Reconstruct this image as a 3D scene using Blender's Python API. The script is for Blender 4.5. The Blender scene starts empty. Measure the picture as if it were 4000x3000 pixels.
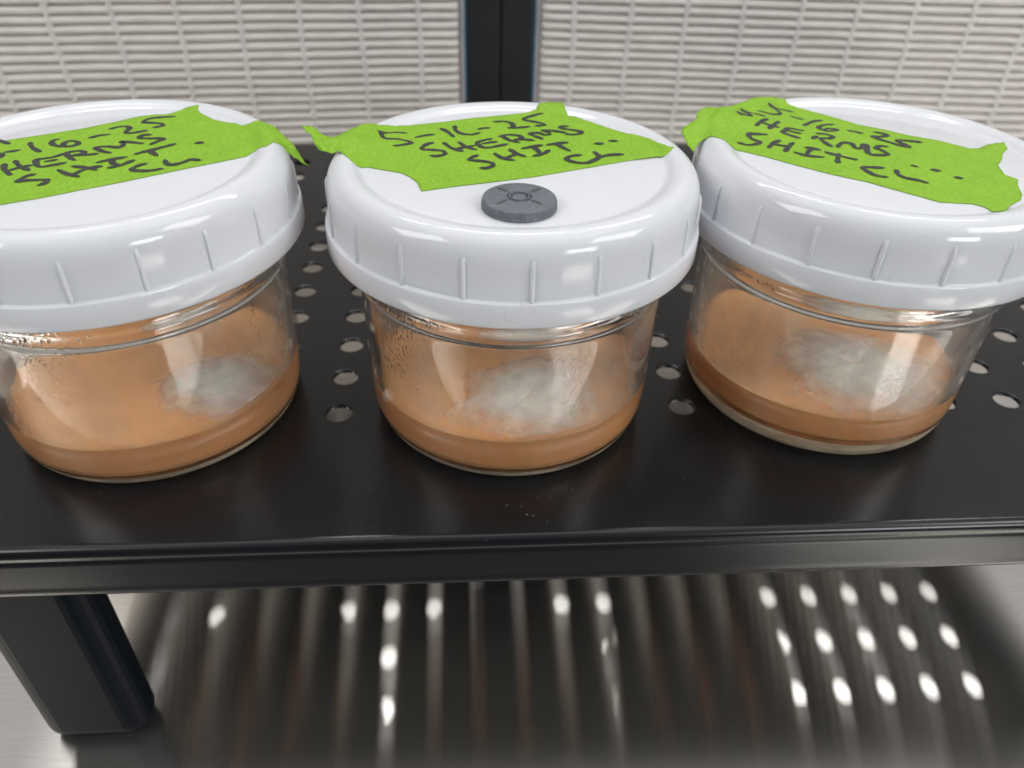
import bpy, bmesh, math, random
from mathutils import Vector, Matrix
from mathutils.geometry import delaunay_2d_cdt
random.seed(7)
PI = math.pi
MM = 0.001
sc = bpy.context.scene
C = sc.collection

# ------------------------------------------------------------------ camera
cam_d = bpy.data.cameras.new('camera')
cam = bpy.data.objects.new('camera', cam_d); C.objects.link(cam)
sc.camera = cam
th, ro, ya = math.radians(37.271), math.radians(1.557), math.radians(-4.255)
def yawed(x, y, z):
    c, s = math.cos(ya), math.sin(ya)
    return Vector((c*x - s*y, s*x + c*y, z))
fw = yawed(0, math.cos(th), -math.sin(th))
up0 = yawed(0, math.sin(th), math.cos(th))
r0 = yawed(1, 0, 0)
right = r0*math.cos(ro) + up0*math.sin(ro)
up = -r0*math.sin(ro) + up0*math.cos(ro)
cam.matrix_world = Matrix(((right.x, up.x, -fw.x, 0), (right.y, up.y, -fw.y, 0), (right.z, up.z, -fw.z, 0.14134), (0, 0, 0, 1)))
cam_d.sensor_width = 36
cam_d.lens = 3029.8*36/4000
cam_d.clip_start = 0.005
cam_d.clip_end = 50
cam_d.dof.use_dof = True
cam_d.dof.focus_distance = 0.180
cam_d.dof.aperture_fstop = 14

# ------------------------------------------------------------------ light
w = bpy.data.worlds.new('World'); sc.world = w; w.use_nodes = True
wn, wl = w.node_tree.nodes, w.node_tree.links
bg = wn['Background']
tc = wn.new('ShaderNodeTexCoord'); sp = wn.new('ShaderNodeSeparateXYZ')
wl.new(tc.outputs['Generated'], sp.inputs[0])
mr = wn.new('ShaderNodeMapRange'); mr.inputs[1].default_value = -1; mr.inputs[2].default_value = 1
my = wn.new('ShaderNodeMath'); my.operation = 'MULTIPLY_ADD'; my.inputs[1].default_value = .28
wl.new(sp.outputs['Y'], my.inputs[0]); wl.new(sp.outputs['Z'], my.inputs[2])
wl.new(my.outputs[0], mr.inputs[0])
cr = wn.new('ShaderNodeValToRGB')
el = cr.color_ramp.elements
el[0].position = 0.0; el[0].color = (.05, .05, .055, 1)
el[1].position = 1.0; el[1].color = (.84, .86, .92, 1)
for p_, c_ in ((.45, (.02, .075, .12, 1)), (.54, (.03, .085, .13, 1)), (.66, (.22, .235, .26, 1)), (.82, (.68, .68, .69, 1))):
    e = el.new(p_); e.color = c_
wl.new(mr.outputs[0], cr.inputs[0])
wl.new(cr.outputs[0], bg.inputs[0])
bg.inputs[1].default_value = 0.65

def area(name, loc, target, sx, sy, radiance, col=(1, 1, 1)):
    d = bpy.data.lights.new(name, 'AREA'); d.shape = 'RECTANGLE'; d.size = sx; d.size_y = sy
    d.energy = radiance*sx*sy*PI; d.color = col
    o = bpy.data.objects.new(name, d); C.objects.link(o)
    o.location = loc
    dv = (Vector(target) - Vector(loc)).normalized()
    x = Vector((1, 0, 0)); x = (x - dv*x.dot(dv)).normalized()
    y = (-dv).cross(x)
    o.matrix_world = Matrix(((x.x, y.x, -dv.x, loc[0]), (x.y, y.y, -dv.y, loc[1]), (x.z, y.z, -dv.z, loc[2]), (0, 0, 0, 1)))
    return o
# three segments of the strip light above and behind the filters
area('strip_light', (0.01, 0.66, 1.01), (0.01, 0.2, 0), 0.50, 0.04, 26, (.98, .99, 1))
area('strip_light', (-0.405, 0.66, 1.01), (-0.405, 0.2, 0), 0.20, 0.04, 26, (.98, .99, 1))
area('strip_light', (0.64, 0.66, 1.01), (0.64, 0.2, 0), 0.58, 0.04, 26, (.98, .99, 1))
# room lamp in front of the bench, low to the right, and soft ceiling panel over the bench
area('bench_lamp', (0.66, -0.71, 0.37), (0.05, 0.13, 0.05), 0.34, 0.24, 12, (.97, .99, 1))
area('ceiling_panel', (0.05, 0.45, 1.7), (0.05, 0.449, 0), 2.2, 1.5, 1.0, (1, .995, .98))

area('side_fill', (-1.15, -0.35, 0.95), (0.0, 0.35, 0.0), 0.8, 0.5, 7.0, (1, .98, .95))  # added fill pair, left and right, to brighten filters, lid sides and agar
area('side_fill', (1.25, -0.35, 0.95), (0.1, 0.35, 0.0), 0.8, 0.5, 7.0, (1, .98, .95))
sc.view_settings.view_transform = 'Standard'
sc.view_settings.look = 'None'
sc.view_settings.exposure = 0
sc.view_settings.gamma = 1
cy = sc.cycles
cy.use_denoising = True
cy.max_bounces = 20; cy.transmission_bounces = 16; cy.glossy_bounces = 8; cy.diffuse_bounces = 5; cy.transparent_max_bounces = 16
cy.caustics_refractive = True; cy.caustics_reflective = True
cy.sample_clamp_indirect = 12
cy.blur_glossy = 0.0

# ------------------------------------------------------------------ materials
class NT:
    def __init__(s, name):
        s.m = bpy.data.materials.new(name); s.m.use_nodes = True
        s.n, s.l = s.m.node_tree.nodes, s.m.node_tree.links
        s.b = s.n['Principled BSDF']; s.out = s.n['Material Output']
    def new(s, t, **kw):
        n = s.n.new(t)
        for k, v in kw.items():
            if k in n.inputs: n.inputs[k].default_value = v
            else: setattr(n, k, v)
        return n
    def set(s, **kw):
        for k, v in kw.items():
            s.b.inputs[k.replace('_', ' ')].default_value = v
    def co(s, scale=(1, 1, 1), rot=(0, 0, 0)):
        t = s.new('ShaderNodeTexCoord'); m = s.new('ShaderNodeMapping')
        m.inputs['Scale'].default_value = scale; m.inputs['Rotation'].default_value = rot
        s.l.new(t.outputs['Object'], m.inputs[0]); return m.outputs[0]
    def noise(s, co, scale, detail=3, rough=.5):
        n = s.new('ShaderNodeTexNoise'); n.inputs['Scale'].default_value = scale
        n.inputs['Detail'].default_value = detail; n.inputs['Roughness'].default_value = rough
        s.l.new(co, n.inputs['Vector']); return n.outputs['Fac']
    def ramp(s, fac, stops):
        r = s.new('ShaderNodeValToRGB'); e = r.color_ramp.elements
        e[0].position, e[0].color = stops[0]; e[1].position, e[1].color = stops[-1]
        for p, c in stops[1:-1]:
            x = e.new(p); x.color = c
        s.l.new(fac, r.inputs[0]); return r.outputs[0]
    def bump(s, h, strength, dist=0.0002, normal=None):
        b = s.new('ShaderNodeBump'); b.inputs['Strength'].default_value = strength
        b.inputs['Distance'].default_value = dist
        s.l.new(h, b.inputs['Height'])
        if normal: s.l.new(normal, b.inputs['Normal'])
        return b.outputs[0]
def g(v): return (v, v, v, 1)

def mat_lid():
    m = NT('white_plastic'); m.set(Base_Color=(.72, .73, .765, 1), Roughness=.08, Subsurface_Weight=.12, Subsurface_Scale=.003)
    m.b.inputs['Subsurface Radius'].default_value = (1, .9, .8)
    c = m.co(); n = m.noise(c, 900, 2)
    dust = m.noise(c, 420, 1)
    r = m.ramp(dust, [(0.0, (.72, .73, .765, 1)), (.74, (.72, .73, .765, 1)), (.80, (.66, .65, .64, 1))])
    m.l.new(r, m.b.inputs['Base Color'])
    lo = m.noise(c, 60, 2)
    rr = m.ramp(lo, [(0.3, g(.05)), (.7, g(.10))]); m.l.new(rr, m.b.inputs['Roughness'])
    m.l.new(m.bump(n, .05, .0001), m.b.inputs['Normal'])
    tr = m.new('ShaderNodeBsdfTranslucent'); tr.inputs[0].default_value = (.9, .9, .88, 1)
    ms = m.new('ShaderNodeMixShader'); ms.inputs[0].default_value = .14
    m.l.new(m.b.outputs[0], ms.inputs[1]); m.l.new(tr.outputs[0], ms.inputs[2]); m.l.new(ms.outputs[0], m.out.inputs[0])
    return m.m
def mat_glass():
    m = NT('clear_glass'); m.set(Base_Color=(1, 1, .99, 1), Roughness=0.0, IOR=1.5, Transmission_Weight=1)
    c = m.co((1, 1, .6)); n = m.noise(c, 70, 2); m.l.new(m.bump(n, .12, .0006), m.b.inputs['Normal'])
    return m.m
def mat_glass_wet():
    m = NT('fogged_inner_glass'); m.set(Base_Color=(1, 1, .99, 1), Roughness=0.02, IOR=1.5, Transmission_Weight=1)
    c = m.co()
    v = m.new('ShaderNodeTexVoronoi'); v.inputs['Scale'].default_value = 900; m.l.new(c, v.inputs['Vector'])
    drops = m.ramp(v.outputs['Distance'], [(0.1, g(1)), (.5, g(0))])
    c2 = m.co((1, 1, .45)); n = m.noise(c2, 55, 3)
    msk = m.ramp(n, [(.54, g(0)), (.66, g(1))])
    mu = m.new('ShaderNodeMath', operation='MULTIPLY'); m.l.new(drops, mu.inputs[0]); m.l.new(msk, mu.inputs[1])
    n2 = m.noise(c2, 160, 4); ad = m.new('ShaderNodeMath', operation='MULTIPLY_ADD'); m.l.new(n2, ad.inputs[0]); ad.inputs[1].default_value = .8
    m.l.new(mu.outputs[0], ad.inputs[2])
    m.l.new(m.bump(ad.outputs[0], .20, .0004), m.b.inputs['Normal'])
    rr = m.ramp(n, [(.4, g(.0)), (.60, g(.16))]); m.l.new(rr, m.b.inputs['Roughness'])
    hz = m.noise(m.co((1, 1, .7)), 26, 4, .6); hf = m.ramp(hz, [(.47, g(0)), (.64, g(.28))])
    t = m.new('ShaderNodeBsdfTranslucent'); t.inputs[0].default_value = (.85, .85, .83, 1)
    e = m.new('ShaderNodeBsdfDiffuse'); e.inputs[0].default_value = (.85, .85, .83, 1)
    m1 = m.new('ShaderNodeMixShader'); m.l.new(t.outputs[0], m1.inputs[1]); m.l.new(e.outputs[0], m1.inputs[2])
    m2 = m.new('ShaderNodeMixShader'); m.l.new(hf, m2.inputs[0]); m.l.new(m.b.outputs[0], m2.inputs[1]); m.l.new(m1.outputs[0], m2.inputs[2])
    m.l.new(m2.outputs[0], m.out.inputs[0])
    return m.m
def mat_glass_base():
    m = NT('stippled_base_glass'); m.set(Base_Color=(.99, 1, .93, 1), Roughness=.22, IOR=1.5, Transmission_Weight=1)
    c = m.co(); v = m.new('ShaderNodeTexVoronoi'); v.inputs['Scale'].default_value = 700; m.l.new(c, v.inputs['Vector'])
    m.l.new(m.bump(v.outputs['Distance'], .3, .0003), m.b.inputs['Normal'])
    d = m.new('ShaderNodeBsdfTranslucent'); d.inputs[0].default_value = (.85, .85, .68, 1)
    e = m.new('ShaderNodeBsdfDiffuse'); e.inputs[0].default_value = (.80, .80, .62, 1)
    m1 = m.new('ShaderNodeMixShader'); m.l.new(d.outputs[0], m1.inputs[1]); m.l.new(e.outputs[0], m1.inputs[2])
    n = m.noise(m.co((1, 1, 5)), 90, 3); f = m.ramp(n, [(.35, g(.35)), (.6, g(.8))])
    m2 = m.new('ShaderNodeMixShader'); m.l.new(f, m2.inputs[0]); m.l.new(m.b.outputs[0], m2.inputs[1]); m.l.new(m1.outputs[0], m2.inputs[2])
    m.l.new(m2.outputs[0], m.out.inputs[0])
    return m.m
def mat_agar():
    m = NT('amber_agar'); m.set(Roughness=.22, Subsurface_Weight=.35, Subsurface_Scale=.004, IOR=1.36)
    m.b.inputs['Subsurface Radius'].default_value = (1.0, .45, .15)
    c = m.co(); n = m.noise(c, 75, 6, .65)
    r = m.ramp(n, [(.3, (.80, .41, .175, 1)), (.7, (.90, .50, .245, 1))]); m.l.new(r, m.b.inputs['Base Color'])
    m.l.new(m.bump(m.noise(c, 120, 2), .08, .0004), m.b.inputs['Normal'])
    return m.m
def mat_myc():
    m = NT('white_mycelium'); m.set(Roughness=.7, Base_Color=(1.0, .945, .84, 1), Subsurface_Weight=.3, Subsurface_Scale=.001)
    uv = m.new('ShaderNodeUVMap'); s = m.new('ShaderNodeSeparateXYZ'); m.l.new(uv.outputs[0], s.inputs[0])
    c = m.co(); n = m.noise(c, 420, 5, .65); big = m.noise(c, 110, 3)
    a = m.new('ShaderNodeMath', operation='MULTIPLY_ADD'); m.l.new(n, a.inputs[0]); a.inputs[1].default_value = .3; m.l.new(s.outputs[0], a.inputs[2])
    a2 = m.new('ShaderNodeMath', operation='MULTIPLY_ADD'); m.l.new(big, a2.inputs[0]); a2.inputs[1].default_value = .5; m.l.new(a.outputs[0], a2.inputs[2])
    al = m.ramp(a2.outputs[0], [(.62, g(.95)), (.98, g(.55)), (1.0, g(0.5))])
    # (ramp input runs past 1 near the rim, so scale it first)
    sc_ = m.new('ShaderNodeMapRange'); sc_.inputs[1].default_value = .72; sc_.inputs[2].default_value = 1.36; sc_.inputs[3].default_value = .96; sc_.inputs[4].default_value = 0
    m.l.new(a2.outputs[0], sc_.inputs[0]); m.l.new(sc_.outputs[0], m.b.inputs['Alpha'])
    m.n.remove(al.node)
    m.l.new(m.bump(n, .9, .0010), m.b.inputs['Normal'])
    return m.m
def mat_tape():
    m = NT('green_paper_tape'); m.set(Roughness=.62, Subsurface_Weight=0)
    c = m.co(); n = m.noise(c, 1500, 3, .7); b = m.noise(c, 160, 3)
    r = m.ramp(n, [(.25, (.16, .35, .008, 1)), (.5, (.25, .485, .014, 1)), (.78, (.43, .66, .07, 1))])
    mx = m.new('ShaderNodeMix', data_type='RGBA'); mx.inputs[0].default_value = .25
    r2 = m.ramp(b, [(.3, (.21, .46, .010, 1)), (.7, (.36, .62, .02, 1))])
    m.l.new(r, mx.inputs[6]); m.l.new(r2, mx.inputs[7]); m.l.new(mx.outputs[2], m.b.inputs['Base Color'])
    wv = m.noise(m.co((5, 1, 1), (0, 0, .5)), 130, 3, .6)
    m.l.new(m.bump(n, .35, .0002, m.bump(wv, .35, .0009)), m.b.inputs['Normal'])
    tr = m.new('ShaderNodeBsdfTranslucent'); tr.inputs[0].default_value = (.40, .72, .02, 1)
    ms = m.new('ShaderNodeMixShader'); ms.inputs[0].default_value = .22
    m.l.new(m.b.outputs[0], ms.inputs[1]); m.l.new(tr.outputs[0], ms.inputs[2]); m.l.new(ms.outputs[0], m.out.inputs[0])
    return m.m
def mat_ink():
    m = NT('black_marker_ink'); m.set(Roughness=.55)
    c = m.co(); n = m.noise(c, 900, 3, .7)
    r = m.ramp(n, [(.3, (.012, .012, .013, 1)), (.62, (.028, .032, .026, 1)), (.82, (.09, .13, .04, 1))]); m.l.new(r, m.b.inputs['Base Color'])
    return m.m
def mat_black(name, col, rough, bump=.12, spec=.5):
    m = NT(name); m.set(Base_Color=col, Roughness=rough, Specular_IOR_Level=spec)
    c = m.co(); n = m.noise(c, 1400, 2); lo = m.noise(c, 18, 3)
    rr = m.ramp(lo, [(.3, g(rough-.04)), (.7, g(rough+.06))]); m.l.new(rr, m.b.inputs['Roughness'])
    sm = m.noise(c, 700, 2)
    r = m.ramp(sm, [(0, col), (.76, col), (.82, (.09, .09, .09, 1))]); m.l.new(r, m.b.inputs['Base Color'])
    m.l.new(m.bump(n, bump, .00006), m.b.inputs['Normal'])
    return m.m
def mat_rubber():
    m = NT('grey_rubber'); m.set(Roughness=.6)
    c = m.co(); n = m.noise(c, 700, 4, .7)
    r = m.ramp(n, [(.25, (.085, .098, .112, 1)), (.6, (.125, .14, .158, 1)), (.80, (.30, .31, .32, 1))]); m.l.new(r, m.b.inputs['Base Color'])
    m.l.new(m.bump(n, .3, .00015), m.b.inputs['Normal']); return m.m
def mat_steel():
    m = NT('brushed_steel')
    c = m.co((4, 220, 1)); n = m.noise(c, 18, 5, .7)
    n2 = m.noise(m.co((1, 1, 1)), 40, 5, .65)
    r = m.ramp(n, [(.2, (.62, .59, .54, 1)), (.8, (.90, .86, .80, 1))])
    gl = m.new('ShaderNodeBsdfAnisotropic'); gl.distribution = 'BECKMANN'
    gl.inputs['Roughness'].default_value = .125; gl.inputs['Anisotropy'].default_value = .87
    m.l.new(r, gl.inputs['Color'])
    tv = m.new('ShaderNodeCombineXYZ'); tv.inputs[0].default_value = 1
    m.l.new(tv.outputs[0], gl.inputs['Tangent'])
    m.l.new(m.bump(n2, .05, .0001), gl.inputs['Normal'])
    d = m.new('ShaderNodeBsdfDiffuse'); d.inputs[0].default_value = (.33, .31, .28, 1)
    ms = m.new('ShaderNodeMixShader'); ms.inputs[0].default_value = .09
    m.l.new(gl.outputs[0], ms.inputs[1]); m.l.new(d.outputs[0], ms.inputs[2]); m.l.new(ms.outputs[0], m.out.inputs[0])
    m.n.remove(m.b)
    return m.m
def mat_paper():
    m = NT('pleated_filter_paper'); m.set(Roughness=.9)
    c = m.co((1, 1, 3)); n = m.noise(c, 60, 4, .6)
    r = m.ramp(n, [(.3, (.66, .615, .575, 1)), (.7, (.78, .74, .70, 1))]); m.l.new(r, m.b.inputs['Base Color'])
    return m.m
def mat_plain(name, col, rough):
    m = NT(name); m.set(Roughness=rough); c = m.co(); n = m.noise(c, 90, 3)
    a = tuple(x*.9 for x in col[:3])+(1,); b = tuple(min(1, x*1.08) for x in col[:3])+(1,)
    m.l.new(m.ramp(n, [(.3, a), (.7, b)]), m.b.inputs['Base Color']); return m.m
M = dict(lid=mat_lid(), glass=mat_glass(), wet=mat_glass_wet(), gbase=mat_glass_base(), agar=mat_agar(), myc=mat_myc(), tape=mat_tape(), ink=mat_ink(),
         deck=mat_black('black_powder_coat', (.008, .008, .009, 1), .22, spec=.42), leg=mat_black('black_leg_paint', (.004, .006, .009, 1), .42, spec=.06),
         frame=mat_black('black_frame_paint', (.012, .013, .014, 1), .5), foot=mat_plain('black_rubber', (.01, .01, .01), .6),
         plug=mat_rubber(), plugshade=mat_plain('shaded_grey_rubber', (.05, .055, .06), .6), steel=mat_steel(), paper=mat_paper(), bead=mat_plain('glue_bead_white', (.69, .655, .62), .8),
         edge=mat_plain('grey_filter_edge', (.36, .355, .36), .6), dust=mat_plain('pale_dust', (.5, .48, .45), .9))

# ------------------------------------------------------------------ mesh helpers (lengths in mm)
def mesh_obj(name, verts, faces, mat, parent=None, smooth=True, mats=None, fmat=None):
    me = bpy.data.meshes.new(name)
    me.from_pydata([(x*MM, y*MM, z*MM) for x, y, z in verts], [], faces)
    for m in (mats or [mat]): me.materials.append(m)
    if fmat:
        for p, i in zip(me.polygons, fmat): p.material_index = i
    if smooth:
        me.polygons.foreach_set('use_smooth', [True]*len(me.polygons))
    me.update()
    o = bpy.data.objects.new(name, me); C.objects.link(o)
    if parent: o.parent = parent
    return o
def sharp(o, ang=35):
    o.data.set_sharp_from_angle(angle=math.radians(ang))
def thing(name, label, cat, loc, group=None):
    o = bpy.data.objects.new(name, None); C.objects.link(o)
    o.empty_display_size = .02
    o.location = [v*MM for v in loc]; tag(o, label, cat, group); return o
def tag(o, label=None, cat=None, group=None, kind=None):
    if label: o['label'] = label
    if cat: o['category'] = cat
    if group: o['group'] = group
    if kind: o['kind'] = kind
def lathe(prof, n=96, closed=False):
    V, F = [], []
    rings = []
    for r, z in prof:
        if r < 1e-6:
            rings.append([len(V)]); V.append((0, 0, z))
        else:
            rings.append(list(range(len(V), len(V)+n)))
            V += [(r*math.cos(2*PI*i/n), r*math.sin(2*PI*i/n), z) for i in range(n)]
    seg = list(zip(rings, rings[1:])) + ([(rings[-1], rings[0])] if closed else [])
    idx = []
    for si, (a, b) in enumerate(seg):
        for i in range(n):
            j = (i+1) % n
            if len(a) == 1: f = (a[0], b[j], b[i])
            elif len(b) == 1: f = (a[i], a[j], b[0])
            else: f = (a[i], a[j], b[j], b[i])
            F.append(f[::-1]); idx.append(si)
    return V, F, idx
def fix_normals(o):
    bm = bmesh.new(); bm.from_mesh(o.data); bmesh.ops.recalc_face_normals(bm, faces=bm.faces); bm.to_mesh(o.data); bm.free()
def box(V, F, x0, x1, y0, y1, z0, z1):
    b = len(V)
    V += [(x, y, z) for z in (z0, z1) for y in (y0, y1) for x in (x0, x1)]
    F += [tuple(b+i for i in f) for f in ((0, 2, 3, 1), (4, 5, 7, 6), (0, 1, 5, 4), (2, 6, 7, 3), (0, 4, 6, 2), (1, 3, 7, 5))]
def bevel(o, wdt, seg=3):
    m = o.modifiers.new('bevel', 'BEVEL'); m.width = wdt*MM; m.segments = seg; m.limit_method = 'ANGLE'; m.angle_limit = math.radians(30)

# ------------------------------------------------------------------ setting: steel bench top
V = [(-1500, -1500, 0), (1500, -1500, 0), (1500, 700, 0), (-1500, 700, 0)]
o = mesh_obj('tabletop', V, [(0, 1, 2, 3)], M['steel'], smooth=False)
o.location = (0, 0, -.086)
tag(o, kind='structure')

# ------------------------------------------------------------------ pleated filters and the post between them
def interp(t, P):
    for (a, b), (c, d) in zip(P, P[1:]):
        if t <= c: return b + (d-b)*(t-a)/(c-a)
    return P[-1][1]
FY, FS = 440, 1.114
def wob(x, z, k):
    return math.sin(x*.031+z*.13+k)*.35 + math.sin(x*.083-z*.07+2*k)*.22 + math.sin(x*.21+z*.31+k)*.10
def filter_panel(px, sign, beads, label, rot):
    root = thing('pleated_filter', label, 'air filter', (px, FY, -86), 'pleated filters behind the shelf')
    root.rotation_euler.z = math.radians(rot)
    P = 4.07*FS
    L = 330; H = 500
    nx = 121
    prof = [(0, 8), (.07, 4.2), (.14, 1.4), (.32, .15), (.55, 0), (.76, .2), (.89, .7), (.95, 2.6)]
    V, F = [], []
    rows = 0
    npl = int(H/P)
    for k in range(npl):
        for s, dy in prof:
            z = (k+s)*P
            for i in range(nx):
                t = i/(nx-1); t = t**1.15
                x = sign*t*L
                e = abs(x)
                rim = 3.2*max(0, 1-e/3.2)**2
                zz = z + wob(x, z, px)*.4
                V.append((x, dy*(1-max(0, 1-e/3.0)) + rim + wob(x*1.7, z*3+9, 1)*.25, zz))
            rows += 1
    for r in range(rows-1):
        for i in range(nx-1):
            a = r*nx+i
            f = (a, a+1, a+nx+1, a+nx)
            F.append(f if sign > 0 else f[::-1])
    mesh_obj('pleated_media', V, F, M['paper'], root)
    for bx in beads:
        V, F = [], []
        wd = 1.6
        nz = 220
        for j in range(nz):
            z = 1+j*(H-9)/(nz-1)
            ww = wd*(1+.25*math.sin(z*1.9+bx)+.15*math.sin(z*.6+bx))
            off = .5*math.sin(z*.09+bx)
            for q in range(5):
                a = PI*q/4
                V.append((bx-px-math.cos(a)*ww+off, .8-math.sin(a)*.95*(1+.25*math.sin(z*1.54)), z))
        for j in range(nz-1):
            for q in range(4):
                a = j*5+q; F.append((a, a+1, a+6, a+5))
        mesh_obj('glue_bead', V, F, M['bead'], root)
    V, F = [], []
    a, b = (2.6, .2) if sign < 0 else (-2.6, -.2)
    box(V, F, min(a, b), max(a, b), 1.2, 30, 0, H)
    if sign < 0: box(V, F, -L, -.4, 9, 30, 0, H)
    else: box(V, F, .4, L, 9, 30, 0, H)
    o = mesh_obj('filter_frame', V, F, M['edge'], root, smooth=False); bevel(o, .8, 2)
    return root
filter_panel(.0, -1, [(-181.2+27.0*k)*FS for k in range(-4, 7)], 'beige pleated filter panel behind the shelf, left of the black post', 5)
filter_panel(38.4*FS, 1, [(54.0+26.4*k)*FS for k in range(0, 11)], 'beige pleated filter panel behind the shelf, right of the black post', -5)
post = thing('filter_post', 'black vertical post standing between the two pleated filters', 'post', (19.5*FS, FY+5, -86))
V, F = [], []; box(V, F, -17.9, -.35, -3, 30, 0, 500); box(V, F, .35, 17.4, -3, 30, 0, 500)
o = mesh_obj('post_face', V, F, M['frame'], post, smooth=False); bevel(o, 1.2)
V, F = [], []; box(V, F, -1, 1, -1.2, 20, 0, 499); mesh_obj('post_seam', V, F, M['foot'], post, smooth=False)

# ------------------------------------------------------------------ perforated black shelf
shelf = thing('perforated_shelf', 'black metal shelf with round holes and a folded front lip, holding three jars', 'shelf', (0, 0, 0))
X0, X1, Y0, Y1 = -149.0, 247.0, 124.3, 387.0
PX, PY = 19.793, 17.151
HX, HY = -36.301, 173.116
RH = 3.65
def deck():
    V, F = [], []
    cache = {}
    def v(x, y, z):
        k = (round(x, 3), round(y, 3), round(z, 3))
        if k not in cache: cache[k] = len(V); V.append((x, y, z))
        return cache[k]
    nc = 32
    cols = [HX+PX*a for a in range(-5, 14)]
    rows = [HY+PY*b for b in range(0, 12)]
    hx, hy = PX/2, PY/2
    bl = []
    for i in range(nc):
        a = 2*PI*(i+.5)/nc
        c, s = math.cos(a), math.sin(a)
        bl.append((c, s))
    for cx in cols:
        for cy_ in rows:
            ring = []
            for c, s in bl:
                k = min(hx/abs(c), hy/abs(s))
                ring.append((cx+c*k, cy_+s*k))
            zs = [(None, 0), (RH+.45, 0), (RH+.12, -.12), (RH, -.45), (RH, -1.2), (None, -1.2)]
            R = []
            for r, z in zs:
                R.append([v(*(ring[i] if r is None else (cx+bl[i][0]*r, cy_+bl[i][1]*r)), z) for i in range(nc)])
            for A, B in zip(R, R[1:]):
                for i in range(nc):
                    j = (i+1) % nc
                    F.append((A[i], A[j], B[j], B[i]))
            # square corners
            for z, fl in ((0, 0), (-1.2, 1)):
                for sx, sy in ((1, 1), (-1, 1), (-1, -1), (1, -1)):
                    cor = v(cx+sx*hx, cy_+sy*hy, z)
                    # the two ring points either side of the corner
                    pts = sorted(range(nc), key=lambda i: abs(ring[i][0]-cx-sx*hx)+abs(ring[i][1]-cy_-sy*hy))[:2]
                    i, j = pts
                    if (i+1) % nc != j: i, j = j, i
                    A = R[0] if z == 0 else R[-1]
                    f = (A[i], cor, A[j]); F.append(f if not fl else f[::-1])
    ax0, ax1 = cols[0]-hx, cols[-1]+hx; ay0, ay1 = rows[0]-hy, rows[-1]+hy
    ix0, ix1, iy0, iy1 = X0+2.6, X1-2.6, Y0+2.6, Y1-2.6
    for z in (0, -1.2):
        for (a, b, c, d) in ((ix0, ix1, iy0, ay0), (ix0, ix1, ay1, iy1), (ix0, ax0, ay0, ay1), (ax1, ix1, ay0, ay1)):
            q = [len(V)+i for i in range(4)]; V.extend([(a, c, z), (b, c, z), (b, d, z), (a, d, z)])
            F.append(tuple(q) if z == 0 else tuple(q[::-1]))
    o = mesh_obj('shelf_deck', V, F, M['deck'], shelf, smooth=False)
    return o
deck()
# folded lip: a profile swept round the edge; d = distance outward from the inner deck edge
lip = [(0, 0), (.6, -.03), (1.3, -.25), (1.9, -.75), (2.35, -1.45), (2.55, -2.3), (2.45, -2.9), (2.2, -3.3), (2.25, -3.8), (2.5, -4.3), (2.62, -5.2),
       (2.6, -12.2), (2.75, -13.6), (2.95, -14.6), (2.6, -15.5), (1.8, -15.9), (.9, -15.7), (.5, -15.0), (.9, -14.4), (1.4, -13.6), (1.4, -5), (1.0, -2.2), (0, -1.2)]
path = []
ix0, ix1, iy0, iy1 = X0+2.6, X1-2.6, Y0+2.6, Y1-2.6
V, F = [], []
def stat(x, y, nx_, ny_):
    b = len(V)
    for d, z in lip: V.append((x+nx_*d, y+ny_*d, z))
    return b
st = []
for (cx, cy_, a0) in ((ix1, iy0, -90), (ix1, iy1, 0), (ix0, iy1, 90), (ix0, iy0, 180)):
    for k in range(9):
        a = math.radians(a0+90*k/8)
        st.append(stat(cx, cy_, math.cos(a), math.sin(a)))
for i in range(len(st)):
    a, b = st[i], st[(i+1) % len(st)]
    for k in range(len(lip)-1):
        F.append((a+k, a+k+1, b+k+1, b+k))
o = mesh_obj('shelf_lip', V, F, M['deck'], shelf); fix_normals(o)
for (lx, ly) in ((-126, 122.0+4), (194, 126), (-126, 372), (194, 372)):
    V, F = [], []
    box(V, F, lx, lx+30, ly, ly+14, -85.98, -1.3)
    o = mesh_obj('leg', V, F, M['leg'], shelf, smooth=False); bevel(o, 6.2, 6)

# dust and crumbs on the shelf
V, F = [], []
def fleck(x, y, s):
    n = random.randint(4, 6); b = len(V); e = random.uniform(.25, 1); an = random.uniform(0, PI)
    for k in range(n):
        a = 2*PI*k/n+random.uniform(-.3, .3); rr = s*random.uniform(.6, 1.1)
        u, v_ = math.cos(a)*rr, math.sin(a)*rr*e
        V.append((x+u*math.cos(an)-v_*math.sin(an), y+u*math.sin(an)+v_*math.cos(an), .05+random.uniform(0, .12)))
    V.append((x, y, .05+s*.5)); c = len(V)-1
    for k in range(n): F.append((b+k, b+(k+1) % n, c))
for _ in range(22): fleck(random.gauss(16, 11), random.gauss(133.0, 3.4), random.uniform(.06, .3)**1.15)
for _ in range(160): fleck(random.uniform(-140, 240), random.uniform(127.5, 300), random.uniform(.05, .16))
V2, F2 = [], []
o = mesh_obj('dust', V, F, M['dust'], smooth=False); tag(o, 'pale specks of dust scattered on the black shelf', 'dust', kind='stuff')

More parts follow.
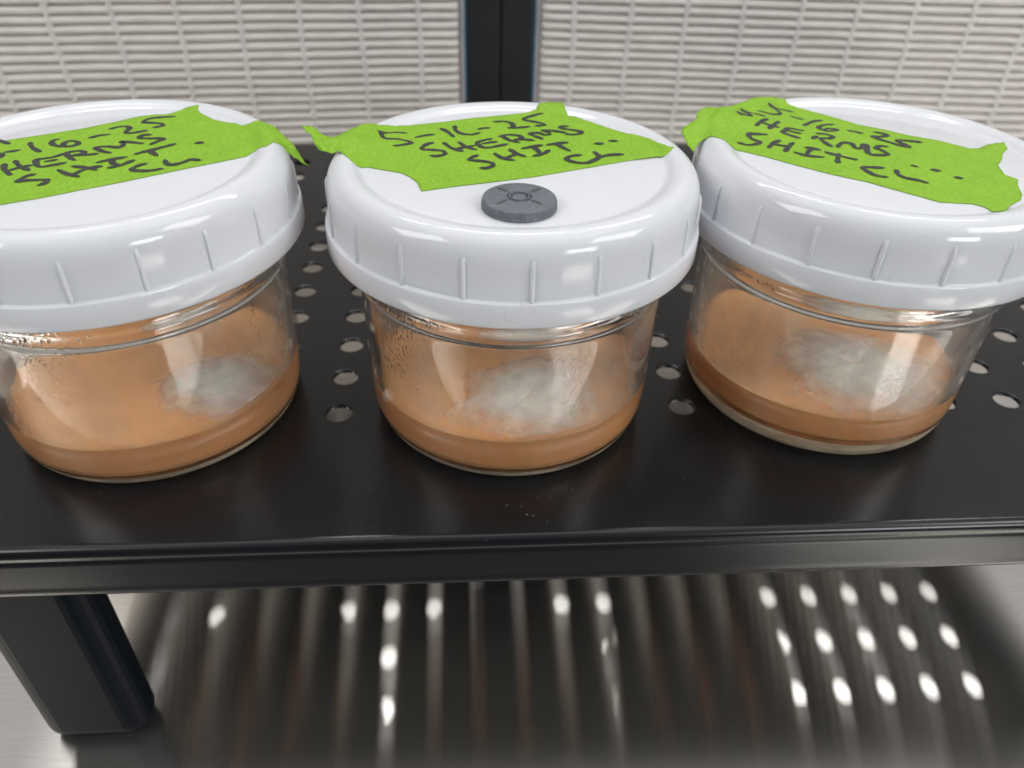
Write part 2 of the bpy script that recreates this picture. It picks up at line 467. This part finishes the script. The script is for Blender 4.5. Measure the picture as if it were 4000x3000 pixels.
# ------------------------------------------------------------------ jars
PR = [(0, 70.9), (35.4, 70.9), (36.3, 70.75), (37.2, 71.05), (38.6, 71.75), (40.3, 72.1), (42.0, 71.7), (43.6, 70.4)]
def top(r):
    return interp(min(r, 43.6), PR)
LIDP = PR + [(44.6, 68.6), (45.0, 66.5), (45.12, 60)]
TAPES = {"L":{"outline":[[-37.35,3.65,71.36],[-25.67,11.02,71.05],[-21.4,13.54,71.05],[-16.91,15.84,71.05],[-9.82,19.98,71.05],[-3.48,24.89,71.05],[1.26,29.36,71.05],[5.9,31.35,71.05],[7.8,31.03,71.05],[10.14,33.2,71.05],[11.94,35.62,71.38],[13.56,35.87,71.77],[15.56,36.11,72.05],[15.53,34.42,71.48],[16.6,32.71,71.03],[21.51,27.23,71.05],[23.8,25.78,71.05],[27.59,24.49,71.1],[30.3,21.91,71.3],[32.39,21.65,71.97],[35.1,25.43,70.79],[38.3,21.36,71.5],[41.31,16.67,70.8],[44.23,13.01,69.8],[45.9,9.97,69.0],[47.53,6.54,68.2],[49.3,4.2,67.2],[47.19,5.57,68.0],[45.2,7.23,68.7],[43.43,8.42,69.3],[42.17,8.85,69.9],[40.64,7.96,70.8],[39.66,4.75,72.18],[37.68,5.25,71.62],[36.03,3.92,70.91],[35.51,1.42,71.03],[31.84,-1.02,71.05],[25.83,-4.71,71.05],[21.47,-7.4,71.05],[11.49,-13.97,71.05],[4.33,-18.1,71.05],[-2.44,-22.26,71.05],[-9.19,-25.64,71.05],[-19.39,-31.56,71.15]],"strokes":[[[-37.17,8.16],[-30.29,13.25],[-22.5,9.07]],[[-37.17,8.16],[-33.1,3.04],[-25.55,3.03],[-20.89,1.73],[-22.6,-3.32],[-27.88,-4.08]],[[-20.9,-3.33],[-24.9,-5.61],[-24.24,-8.15],[-18.7,-9.35],[-16.82,-12.25],[-20.92,-13.93]],[[-21.11,3.39],[-19.79,4.17],[-18.36,4.96]],[[-18.18,10.07],[-16.25,6.82],[-13.06,3.65]],[[-12.29,12.58],[-13.28,11.18],[-12.4,8.98],[-10.05,7.36],[-7.5,7.63],[-6.4,9.26],[-7.78,10.91],[-9.52,10.91],[-9.92,8.98],[-9.01,7.63]],[[-5.23,13.16],[-3.59,14.88],[-1.34,15.75]],[[-2.45,19.57],[-1.15,21.08],[0.86,21.69],[2.16,20.19],[2.23,16.93],[4.21,16.93],[6.85,18.71]],[[10.94,29.28],[6.94,28.61],[4.62,27.31],[4.16,24.79],[5.9,24.49],[8.75,23.88],[9.81,22.35],[8.03,20.82]],[[-17.87,-3.9],[-16.37,-7.27],[-13.8,-10.31]],[[-16.39,-1.94],[-14.22,-4.88],[-10.86,-7.76]],[[-15.17,-7.98],[-13.7,-6.09],[-11.63,-4.65]],[[-12.16,-1.2],[-9.71,-5.38],[-6.87,-4.42],[-4.73,-2.96]],[[-12.16,-1.2],[-8.94,0.3],[-7.25,2.61]],[[-9.47,-2.45],[-7.42,-1.21]],[[-6.7,2.6],[-4.41,-0.46],[-3.11,-1.47]],[[-7.17,2.86],[-4.96,4.43],[-3.08,3.9],[-3.06,2.34],[-4.63,1.57],[-2.13,1.83],[0.39,2.6]],[[3.39,3.12],[1.14,4.17],[-1.4,6.56],[1.17,7.36],[4.02,6.83],[4.45,9.0],[3.32,10.66],[6.4,10.11],[8.99,9.28]],[[8.84,15.49],[7.15,15.2],[6.79,13.19],[9.03,12.91],[11.59,12.92],[12.93,12.36],[11.86,10.67],[10.89,8.73]],[[-8.74,-9.87],[-10.01,-11.02],[-10.65,-13.95],[-8.7,-13.29],[-6.19,-13.08],[-4.63,-13.09],[-4.68,-15.1],[-5.35,-15.97]],[[-4.65,-7.31],[-1.78,-9.67],[1.47,-11.31]],[[-2.26,-5.16],[0.71,-5.9],[3.75,-7.35]],[[-0.19,-9.68],[1.43,-6.38],[4.06,-5.19]],[[2.28,-2.98],[4.98,-0.99],[7.8,0.53]],[[4.98,-0.99],[6.19,-3.48],[7.98,-4.47]],[[6.11,-6.16],[8.35,-4.47],[10.13,-1.5]],[[9.27,2.33],[11.93,4.69],[16.62,9.01]],[[11.93,4.69],[13.52,2.59],[14.66,1.29]],[[13.59,-3.75],[12.15,-4.97],[11.48,-7.14],[13.06,-7.86],[15.76,-7.87],[18.12,-6.69]],[[17.21,-1.35],[18.4,-3.67],[19.96,-4.37],[21.91,-2.76],[23.19,-1.13],[25.22,-1.61]],[[21.48,9.43],[22.28,9.85],[23.1,9.85]]]},"M":{"outline":[[-50.78,6.67,77.0],[-50.03,6.8,77.5],[-49.49,7.37,77.0],[-48.05,9.76,74.5],[-46.15,10.21,73.0],[-44.25,11.63,72.3],[-42.82,13.87,72.2],[-40.92,16.88,72.4],[-38.66,19.16,72.5],[-36.36,25.67,70.79],[-34.06,20.87,72.18],[-30.41,22.4,71.48],[-26.42,23.96,71.01],[-17.66,26.57,71.05],[-7.04,30.59,71.05],[-12.62,28.75,71.05],[-2.65,31.79,71.05],[5.84,34.47,71.05],[8.31,36.43,71.28],[11.33,43.68,70.79],[12.92,44.64,70.79],[16.77,43.93,70.79],[16.32,35.3,71.96],[16.91,32.27,70.94],[18.82,31.31,70.98],[22.52,26.89,71.05],[26.15,22.8,71.05],[28.98,19.62,71.05],[32.23,17.66,71.05],[35.44,13.28,71.52],[37.25,9.2,71.79],[39.13,5.82,72.1],[40.32,5.29,72.16],[38.44,2.57,71.87],[37.6,1.99,71.43],[27.58,-0.75,71.05],[16.78,-5.31,71.05],[3.96,-10.57,71.05],[-5.77,-13.53,71.05],[-12.86,-15.53,71.05],[-21.58,-18.44,71.05],[-22.62,-13.81,71.05],[-24.55,-10.43,71.05],[-26.46,-8.11,71.05],[-29.95,-6.63,71.05],[-34.18,-4.83,71.05],[-36.95,-4.3,71.2],[-38.94,-2.02,71.98],[-41.11,1.16,72.2],[-43.51,1.8,72.2],[-44.78,0.9,72.3],[-45.9,1.16,72.8],[-47.17,1.46,74.0],[-47.78,2.62,75.0],[-48.45,4.12,76.0],[-49.54,4.62,77.0]],"strokes":[[[-33.55,16.83],[-30.16,18.1],[-26.6,17.39]],[[-33.06,16.72],[-31.74,12.08],[-28.55,12.08],[-25.78,10.71],[-25.23,9.35],[-27.1,8.0],[-29.21,7.0]],[[-24.19,13.83],[-22.01,15.61],[-19.53,16.69]],[[-17.84,21.47],[-16.02,18.52],[-14.49,14.92]],[[-14.25,23.37],[-13.99,20.0],[-12.47,17.44],[-9.94,16.72],[-7.88,18.18]],[[-8.2,20.76],[-6.76,21.67],[-5.2,21.9]],[[-19.64,10.38],[-21.31,8.68],[-22.3,5.68],[-19.77,5.35],[-17.11,4.7],[-16.61,2.75],[-18.49,1.48],[-19.92,1.8]],[[-16.94,10.38],[-14.96,6.67],[-12.31,4.7]],[[-13.25,11.07],[-11.55,8.01],[-8.91,5.68]],[[-13.99,5.68],[-12.04,7.34],[-9.34,8.69]],[[-3.71,26.58],[-0.89,27.01],[0.98,25.37],[1.09,22.53],[-0.06,21.73],[2.72,22.14],[5.54,22.96]],[[10.13,33.91],[7.07,31.72],[4.28,28.71],[6.42,27.06],[9.09,25.42],[9.54,24.19],[7.24,23.37]],[[-8.8,10.29],[-7.56,7.78],[-6.03,7.28],[-3.91,8.28],[-1.09,9.94]],[[-8.8,10.65],[-6.91,12.49],[-4.89,13.61]],[[-7.25,9.93],[-5.11,11.02],[-3.78,11.39]],[[-2.01,15.5],[-0.3,12.5],[2.0,11.03]],[[-2.83,15.12],[-0.6,16.65],[2.31,15.89],[2.72,14.0],[1.05,12.88],[3.21,13.25],[5.81,12.52]],[[4.85,17.43],[6.59,15.52],[8.04,13.64]],[[4.85,17.43],[7.36,18.22],[8.85,16.68],[10.5,16.91]],[[8.62,20.18],[10.59,17.84]],[[8.62,20.18],[11.33,19.8],[14.73,18.24]],[[15.71,23.17],[14.0,22.84],[14.12,21.39],[16.37,20.53],[18.56,19.27],[18.52,17.87],[16.76,16.93],[14.6,17.08]],[[-8.72,2.22],[-10.27,0.53],[-10.54,-0.8],[-7.81,-1.46],[-5.6,-2.45],[-5.17,-4.08],[-6.7,-5.67],[-8.17,-5.66]],[[-4.62,3.58],[-2.73,0.52],[-0.03,-0.82]],[[-0.64,6.36],[0.74,3.57],[2.9,1.52]],[[-2.24,0.18],[-0.11,2.21],[1.49,3.23]],[[2.49,6.71],[5.2,8.14],[7.65,9.22]],[[5.2,8.14],[6.27,5.31],[6.8,2.54]],[[4.96,1.86],[7.37,3.22],[9.02,5.66]],[[8.83,9.22],[11.45,10.31],[14.33,11.2]],[[11.41,9.95],[12.72,7.43],[14.17,5.3]],[[16.54,2.53],[14.15,1.85],[12.76,-0.18],[14.68,-2.18],[17.4,-2.51],[19.71,-0.53],[21.23,1.15],[23.76,2.52],[27.05,2.86]],[[20.18,4.6],[20.71,2.87],[21.23,1.15]],[[21.27,10.33],[22.18,10.18],[23.13,10.33]],[[25.29,12.18],[26.24,12.18],[27.14,11.96]]]},"R":{"outline":[[-46.95,2.84,70.0],[-47.75,6.43,70.5],[-47.92,9.58,71.2],[-48.15,12.55,72.0],[-46.87,14.71,72.3],[-44.38,17.03,72.8],[-42.85,18.54,73.0],[-41.91,21.73,73.6],[-40.14,24.17,74.0],[-37.16,25.43,74.2],[-34.58,25.47,73.6],[-30.63,28.64,73.2],[-24.1,35.05,72.8],[-16.68,44.91,70.79],[-12.5,45.38,70.79],[-10.9,43.72,70.79],[-11.48,36.55,71.75],[-9.31,35.58,71.06],[-6.67,32.13,71.05],[-1.31,26.13,71.05],[3.11,20.3,71.05],[8.68,16.32,71.05],[13.73,11.66,71.05],[19.27,8.43,71.05],[22.34,5.26,71.05],[25.34,2.16,71.05],[27.84,2.47,71.05],[31.75,5.27,71.05],[36.63,6.45,71.2],[35.12,2.16,71.05],[31.61,-1.46,71.05],[29.56,-4.99,71.05],[26.13,-8.96,71.05],[24.41,-14.96,71.05],[25.93,-17.85,71.05],[23.94,-21.17,71.05],[21.74,-26.56,71.05],[19.63,-29.38,71.05],[15.45,-32.39,70.97],[12.27,-35.73,71.49],[10.55,-35.33,70.5],[9.6,-34.57,70.97],[9.03,-32.73,71.05],[7.4,-31.35,71.05],[3.86,-30.86,71.05],[0.32,-30.36,71.05],[-2.2,-27.78,71.05],[-7.13,-23.18,71.05],[-11.43,-18.92,71.05],[-17.99,-14.49,71.05],[-24.12,-9.21,71.05],[-30.8,-2.91,71.05],[-36.2,1.32,70.91],[-37.05,3.3,71.2],[-38.35,5.65,71.93],[-40.1,6.93,72.16],[-41.25,9.08,71.5],[-42.86,8.95,71.2],[-44.7,6.87,70.8],[-46.1,4.22,70.4]],"strokes":[[[-11.67,30.4],[-14.34,32.29],[-17.69,33.31],[-16.58,31.69],[-16.28,28.1],[-17.66,26.23],[-20.05,25.84],[-22.82,28.06]],[[-22.62,23.28],[-25.23,25.21],[-28.57,25.32],[-26.89,24.62],[-26.67,22.18],[-28.42,22.82],[-30.68,22.24]],[[-14.02,25.89],[-12.65,24.8],[-11.23,23.86]],[[-5.91,23.39],[-8.82,22.29],[-12.98,18.38]],[[-3.93,20.18],[-6.93,19.46],[-9.34,17.01],[-8.32,14.62],[-5.76,14.97],[-4.86,16.0],[-6.55,16.68],[-8.54,15.3]],[[-1.97,15.33],[-0.21,14.31],[1.16,12.97]],[[-22.33,21.14],[-24.83,18.66],[-27.26,15.56]],[[-19.6,19.74],[-21.64,17.29],[-24.1,14.22]],[[-25.05,17.97],[-23.08,16.6],[-21.0,15.59]],[[-18.35,15.6],[-20.12,13.23],[-21.18,12.23],[-19.49,10.26],[-17.71,8.64]],[[-18.35,15.6],[-16.53,14.59],[-14.61,13.92]],[[-19.29,13.57],[-17.73,12.57],[-16.29,11.91]],[[-12.38,10.28],[-14.3,8.32]],[[-11.63,12.26],[-9.36,11.93],[-8.1,10.29],[-9.69,8.66],[-12.05,8.65],[-11.88,5.46],[-11.23,2.96]],[[-25.76,10.57],[-28.25,10.89],[-30.61,10.88],[-30.47,8.29],[-29.08,6.07],[-31.41,4.5],[-33.38,4.81],[-34.58,6.19]],[[-23.42,7.03],[-25.58,5.44],[-27.98,2.34]],[[-20.48,5.45],[-22.06,3.58],[-24.48,-0.08]],[[-25.66,4.5],[-23.67,3.57],[-22.16,2.65]],[[-18.37,2.34],[-16.53,1.73],[-15.17,0.52]],[[-17.22,1.12],[-18.8,-0.69],[-19.9,-3.06]],[[-22.2,-0.68],[-19.68,-3.06],[-15.98,-3.94]],[[-14.26,-0.69],[-11.81,-3.07],[-8.4,-5.69]],[[-11.33,-1.89],[-12.74,-4.82],[-13.89,-7.68]],[[4.8,14.14],[6.51,13.15],[7.2,11.5],[5.09,10.52],[2.87,10.83],[4.08,8.26],[5.88,6.04],[7.51,3.56]],[[14.21,6.37],[11.62,7.32],[8.4,7.95],[8.53,5.73],[9.29,2.94],[6.87,4.17]],[[-9.87,2.63],[-7.25,5.71],[-5.2,5.09],[-5.34,2.02],[-3.74,2.02],[-2.23,4.47],[-1.48,3.55],[-3.16,0.22],[-3.51,-2.15]],[[3.67,3.25],[1.74,3.55],[0.14,2.02],[0.93,0.21],[1.21,-2.16],[-1.08,-2.74],[-3.64,-2.45]],[[-3.87,-10.92],[-6.34,-10.64],[-8.89,-10.52],[-8.79,-12.79],[-7.82,-15.45],[-5.38,-16.61]],[[-1.25,-12.29],[-2.07,-14.95],[-1.14,-17.05],[1.27,-18.6],[2.61,-20.14]],[[3.78,-9.46],[4.38,-9.8],[4.99,-10.13]],[[7.52,-12.05],[8.41,-12.43],[9.27,-12.87]],[[11.07,-16.85],[11.78,-17.12],[12.49,-17.38]]]}}
def idw(x, y, ol):
    sw = s = 0
    for a, b, c in ol:
        d = c-top(min(math.hypot(a, b), 43.3))-.15
        w_ = 1/((x-a)**2+(y-b)**2+.15)**1.7
        sw += w_; s += w_*d
    return s/sw
def tape_z(x, y, ol):
    r = math.hypot(x, y)
    z = top(min(r, 43.3))+.15+idw(x, y, ol)
    lim = interp(r, LIDP)+.15 if r < 45.1 else -99
    return max(z, lim)
def inside(x, y, P):
    r = False
    for (a, b, _), (c, d, _) in zip(P, P[1:]+P[:1]):
        if (b > y) != (d > y) and x < (c-a)*(y-b)/(d-b)+a: r = not r
    return r
def catmull(P, m=7):
    if len(P) < 3: 
        return [(P[0][0]+(P[-1][0]-P[0][0])*t/8, P[0][1]+(P[-1][1]-P[0][1])*t/8) for t in range(9)]
    Q = [P[0]]+P+[P[-1]]; out = []
    for i in range(1, len(Q)-2):
        p0, p1, p2, p3 = Q[i-1:i+3]
        for k in range(m):
            t = k/m
            out.append(tuple(.5*((2*p1[j])+(-p0[j]+p2[j])*t+(2*p0[j]-5*p1[j]+4*p2[j]-p3[j])*t*t+(-p0[j]+3*p1[j]-3*p2[j]+p3[j])*t**3) for j in (0, 1)))
    out.append(tuple(P[-1])); return out
def make_tape(key, parent, label):
    D = TAPES[key]; ol = D['outline']
    # finer outline with a slightly torn short edge
    fine = []
    for (a, b) in zip(ol, ol[1:]+ol[:1]):
        n = max(1, int(math.dist(a, b)/.8))
        for k in range(n):
            t = k/n
            jit = .05
            fine.append([a[0]+(b[0]-a[0])*t+random.uniform(-jit, jit), a[1]+(b[1]-a[1])*t+random.uniform(-jit, jit), a[2]+(b[2]-a[2])*t])
    pts = [Vector((p[0], p[1])) for p in fine]; nb = len(pts)
    xs = [p.x for p in pts]; ys = [p.y for p in pts]
    x = min(xs)
    while x < max(xs):
        y = min(ys)
        while y < max(ys):
            if inside(x, y, fine) and min((x-p.x)**2+(y-p.y)**2 for p in pts[:nb]) > .25:
                pts.append(Vector((x+random.uniform(-.1, .1), y+random.uniform(-.1, .1))))
            y += 1.1
        x += 1.1
    r = delaunay_2d_cdt(pts, [(i, (i+1) % nb) for i in range(nb)], [], 1, 1e-5)
    V = [(v.x, v.y, tape_z(v.x, v.y, fine[::3])) for v in r[0]]
    F = [tuple(f) for f in r[2]]
    TV, TF = V, F; OFF = []
    o = mesh_obj('tape_label', V, F, M['tape'], parent)
    fix_normals(o)
    s = o.modifiers.new('thickness', 'SOLIDIFY'); s.thickness = .13*MM; s.offset = 0
    tag(o, label)
    # handwriting
    V, F = [], []
    for si, s_ in enumerate(D['strokes']):
        P = catmull([tuple(q) for q in s_])
        L = [0]
        for a, b in zip(P, P[1:]): L.append(L[-1]+math.dist(a, b))
        tot = L[-1]
        base = len(V); n = 0; hw = .66 if tot > 1.5 else .60
        lastdir = None
        for i, q in enumerate(P):
            a = P[max(0, i-1)]; b = P[min(len(P)-1, i+1)]
            dx, dy = b[0]-a[0], b[1]-a[1]; l = math.hypot(dx, dy) or 1; dx /= l; dy /= l
            wd = hw*(1+.17*math.sin(L[i]*.9+si*2.1)+.08*math.sin(L[i]*3.1+si))
            e = min(L[i], tot-L[i])
            if e < .5: wd *= .55+.9*e
            zz = tape_z(q[0], q[1], fine[::3])+.10+si*.004
            V.append((q[0]-dy*wd, q[1]+dx*wd, zz)); V.append((q[0]+dy*wd, q[1]-dx*wd, zz)); n += 1
        for i in range(n-1):
            F.append((base+2*i, base+2*i+1, base+2*i+3, base+2*i+2))
        # round ends
        for (i0, q, j) in ((0, P[0], P[1]), (n-1, P[-1], P[-2])):
            dx, dy = q[0]-j[0], q[1]-j[1]; l = math.hypot(dx, dy) or 1; dx /= l; dy /= l
            A, B = base+2*i0, base+2*i0+1
            rr = math.dist(V[A], V[B])/2; zz = V[A][2]; b0 = len(V)
            for k in range(1, 6):
                t = PI*k/6
                sgn = 1
                V.append((q[0]+(-dy*math.cos(t)*(-1 if i0 else 1)*-1+0)*rr*1 + dx*math.sin(t)*rr, q[1]+(dx*math.cos(t)*(-1 if i0 else 1)*-1)*rr + dy*math.sin(t)*rr, zz))
            ids = [A]+list(range(b0, b0+5))+[B]
            # order by angle around q so the cap never folds
            ids.sort(key=lambda i: math.atan2((V[i][1]-q[1])*dx-(V[i][0]-q[0])*dy, (V[i][0]-q[0])*dx+(V[i][1]-q[1])*dy))
            F.append(tuple(ids))
        OFF += [si*.004]*(len(V)-len(OFF))
    from mathutils.bvhtree import BVHTree
    tv_ = [Vector(q) for q in TV]
    bvh = BVHTree.FromPolygons(tv_, TF)
    for i, q in enumerate(V):
        hit = bvh.ray_cast(Vector((q[0], q[1], 120)), Vector((0, 0, -1)))
        if hit[0] is not None: V[i] = (q[0], q[1], hit[0].z+.11+OFF[i])
    h = mesh_obj('handwriting', V, F, M['ink'], o, smooth=False)
    return o

def make_lid(parent, phase):
    prof = PR + [(44.6, 68.6), (45.0, 66.5), (45.1, 64), (45.15, 58.7), (45.35, 58.35), (46.1, 58.15), (46.3, 57.7), (46.35, 53.0), (46.1, 52.45), (45.6, 52.3),
                 (43.6, 52.4), (43.5, 53), (43.5, 67), (42.5, 68.8), (40, 69.5), (0, 69.4)]
    # round the rim: subdivide the top profile smoothly
    P2 = prof[:2] + [tuple(q) for q in catmull(prof[1:11], 4)][1:] + prof[11:]
    V, F, _ = lathe(P2, 160)
    for k in range(20):
        a = math.radians(phase+18*k)
        b = len(V); n = 0
        zs = [(59.0-.7, .62), (60, .62), (64, .60), (66.2, .52), (67.2, .35), (67.7, .05)]
        for z, h in zs:
            rb = 45.1 if z < 66 else 45.1-(z-66)*.22
            for da, hh in ((-.62, -.15), (-.36, h*.75), (0, h), (.36, h*.75), (.62, -.15)):
                an = a+da/45; r = rb+hh
                V.append((r*math.cos(an), r*math.sin(an), z))
        for i in range(len(zs)-1):
            for j in range(4):
                q = b+i*5+j; F.append((q, q+1, q+6, q+5))
    o = mesh_obj('lid', V, F, M['lid'], parent); fix_normals(o); sharp(o, 50)
    return o
def make_jar(cx, cy_, label, key, phase, base, level, tape_label, seed):
    root = thing('glass_jar', label, 'jar', (cx, cy_, .05), 'white lidded jars standing in a row on the shelf')
    outer = [(0, 1.2), (30, 1.0), (32.5, .4), (34.3, 0), (35.6, .25), (36.6, 1.0), (37.6, 2.6), (38.3, 5), (38.7, 8), (38.95, 14), (39.2, 24), (39.4, 36), (39.5, 41),
             (39.7, 43.0), (40.5, 44.2), (40.75, 45.3), (40.4, 46.4), (39.6, 47.3), (39.1, 48.6), (39.2, 50.2), (40.3, 51.2), (40.5, 52.2), (40.0, 53.2), (39.2, 54.2), (39.2, 68.2)]
    inner = [(36.9, 68.2), (36.9, 50), (37.0, 40), (36.8, 24), (36.5, 12), (36.4, base+2.6), (35.9, base+1.0), (34.6, base+.2), (31, base), (0, base)]
    so = catmull(outer[1:], 3); si = catmull(inner[:-1], 4)
    prof = [outer[0]]+so+si+[inner[-1]]
    V, F, idx = lathe(prof, 128)
    nout = len(so)
    o = mesh_obj('glass_body', V, F, None, root, mats=[M['glass'], M['wet'], M['gbase']], fmat=[(2 if prof[i][1] < base-.2 and prof[i][0] > 29 else 0) if i <= nout else 1 for i in idx])
    fix_normals(o)
    o.rotation_euler.z = {1: 14, 2: 0, 3: 73}[seed]*2*PI/128
    lid = make_lid(root, phase)
    lid.rotation_euler.z = math.radians({1: 180, 2: 0, 3: 90}[seed])
    # agar, let a hair into the glass so no air film shows
    lv = level
    ag = [(0, base-.12), (31, base-.12), (34.65, base+.06), (36.05, base+.9), (36.55, base+2.6), (36.6, base+5), (36.62, lv+.9), (36.3, lv+.75), (35.4, lv+.25), (33.8, lv+.05), (30, lv), (20, lv), (10, lv), (0, lv)]
    V, F, _ = lathe(ag, 128)
    V = [(x, y, z + (.35*math.sin(math.atan2(y, x)*2+seed) + .2*math.sin(math.atan2(y, x)*5+seed*2) if z > lv-.01 and math.hypot(x, y) > 25 else 0)) for x, y, z in V]
    a = mesh_obj('agar', V, F, M['agar'], root); fix_normals(a)
    return root, lid, a
def make_myc(parent, cx, cy_, rx, ry, lv, hgt, seed, rot=0, corner=False, dent=False):
    rnd = random.Random(seed)
    n, m = 72, 22
    V, F, U = [(cx, cy_, lv+hgt)], [], [0]
    ph = [rnd.uniform(0, 6.28) for _ in range(8)]
    for j in range(1, m+1):
        t = j/m
        for i in range(n):
            a = 2*PI*i/n
            k = 1+.07*math.sin(2*a+ph[0])+.06*math.sin(3*a+ph[1])+.04*math.sin(7*a+ph[2])+.03*math.sin(13*a+ph[3])
            if corner: k += .20*max(0, 1-abs(((a-math.radians(205)+PI) % (2*PI))-PI)/.35)
            x, y = rx*k*t*math.cos(a), ry*k*t*math.sin(a)
            if dent: x, y = rx*(1+(k-1)*.35)*t*math.cos(a), ry*(1+(k-1)*.35)*t*math.sin(a)
            X, Y = cx+x*math.cos(rot)-y*math.sin(rot), cy_+x*math.sin(rot)+y*math.cos(rot)
            rr = math.hypot(X, Y)
            if rr > 35.3: X *= 35.3/rr; Y *= 35.3/rr
            z = lv+.12+hgt*(1-t**2.2)*(1+.16*math.sin(X*.7+ph[4])*math.sin(Y*.6+ph[5])+.10*math.sin(X*2.1+ph[6])*math.cos(Y*1.9))+.5*max(0, (math.hypot(X, Y)-33)/3)
            V.append((X, Y, z)); U.append(t)
    if dent:
        V = [(x, y, z-1.3*math.exp(-((x-cx+1)**2*.5+(y-cy_-2)**2*1.5)/2.2)) for x, y, z in V]
    for i in range(n): F.append((0, 1+i, 1+(i+1) % n))
    for j in range(m-1):
        for i in range(n):
            a = 1+j*n+i; b = 1+j*n+(i+1) % n; F.append((a, a+n, b+n, b))
    o = mesh_obj('mycelium', V, F, M['myc'], parent); fix_normals(o)
    uv = o.data.uv_layers.new(name='UVMap')
    for l in o.data.loops: uv.data[l.index].uv = (U[l.vertex_index], 0)
    return o
jl, ll, al = make_jar(-86.81, 182.22, 'leftmost jar, cut by the frame, with green tape drooping off its lid on the right', 'L', -61.2, 3.4, 12.4, '', 1)
jm, lm, am = make_jar(12.46, 181.29, 'middle jar, its white lid carrying a round grey rubber plug before the tape', 'M', -88.4, 3.4, 12.9, '', 2)
jr, lr, ar = make_jar(105.55, 186.30, 'rightmost jar, with a thick clear glass base and a round pale growth', 'R', -110.8, 5.9, 13.2, '', 3)
make_tape('L', jl, 'green tape strip with black handwriting, its right end drooping off the lid')
make_tape('M', jm, 'green tape strip with black handwriting, its left end curling up off the lid')
make_tape('R', jr, 'green tape strip with black handwriting, its left end folded down over the rim')
make_myc(al, 20.0, -11, 18.5, 16, 12.4, 1.6, 5)
make_myc(am, 5, -18, 22, 20, 12.9, 2.6, 6, corner=True)
make_myc(ar, 5.5, -14, 26, 25, 13.2, 2.4, 9, dent=True)

# rubber plug in the middle lid
rp = [(0, 2.42), (1.15, 2.42), (1.3, 2.1), (1.55, 2.1), (1.7, 2.42), (4, 2.42), (7.2, 2.38), (7.85, 2.1), (8.08, 1.6), (8.15, .9), (8.22, .85), (8.2, .1), (8.0, 0), (0, 0)]
rp = [(0, 2.35), (1.5, 2.35), (1.62, 1.9), (1.8, 1.9), (1.95, 2.65), (2.2, 2.65), (2.35, 2.05), (2.6, 2.05), (2.8, 2.42), (4, 2.42), (7.2, 2.38), (7.85, 2.1), (8.08, 1.6), (8.1, 1.05), (8.02, .95), (8.14, .85), (8.12, .1), (7.9, 0), (0, 0)]
V, F, _ = lathe(rp, 72)
pl = mesh_obj('vent_plug', V, F, M['plug'], lm); fix_normals(pl); sharp(pl, 40)
pl.location = (-.45*MM, -26.6*MM, 70.9*MM)
tag(pl, 'round grey rubber vent plug')
V, F = [], []
for k in range(4):
    a = math.radians(38+90*k+(8 if k % 2 else 0)); c, s = math.cos(a), math.sin(a)
    for j in range(7):
        t = 3.0+j*(6.5-3.0)/6
        e = .34 if 0 < j < 6 else .14
        for q in (-1, 0, 1):
            V.append((c*t-s*q*e, s*t+c*q*e, 2.30+(.52 if q == 0 and 0 < j < 6 else .0)))
    b = 21*k
    for j in range(6):
        for q in (0, 1): F.append((b+3*j+q, b+3*j+q+1, b+3*j+q+4, b+3*j+q+3))
rb = mesh_obj('molded_ridges', V, F, M['plugshade'], pl); fix_normals(rb)  # darker rubber colour paints in the shade along the ridges
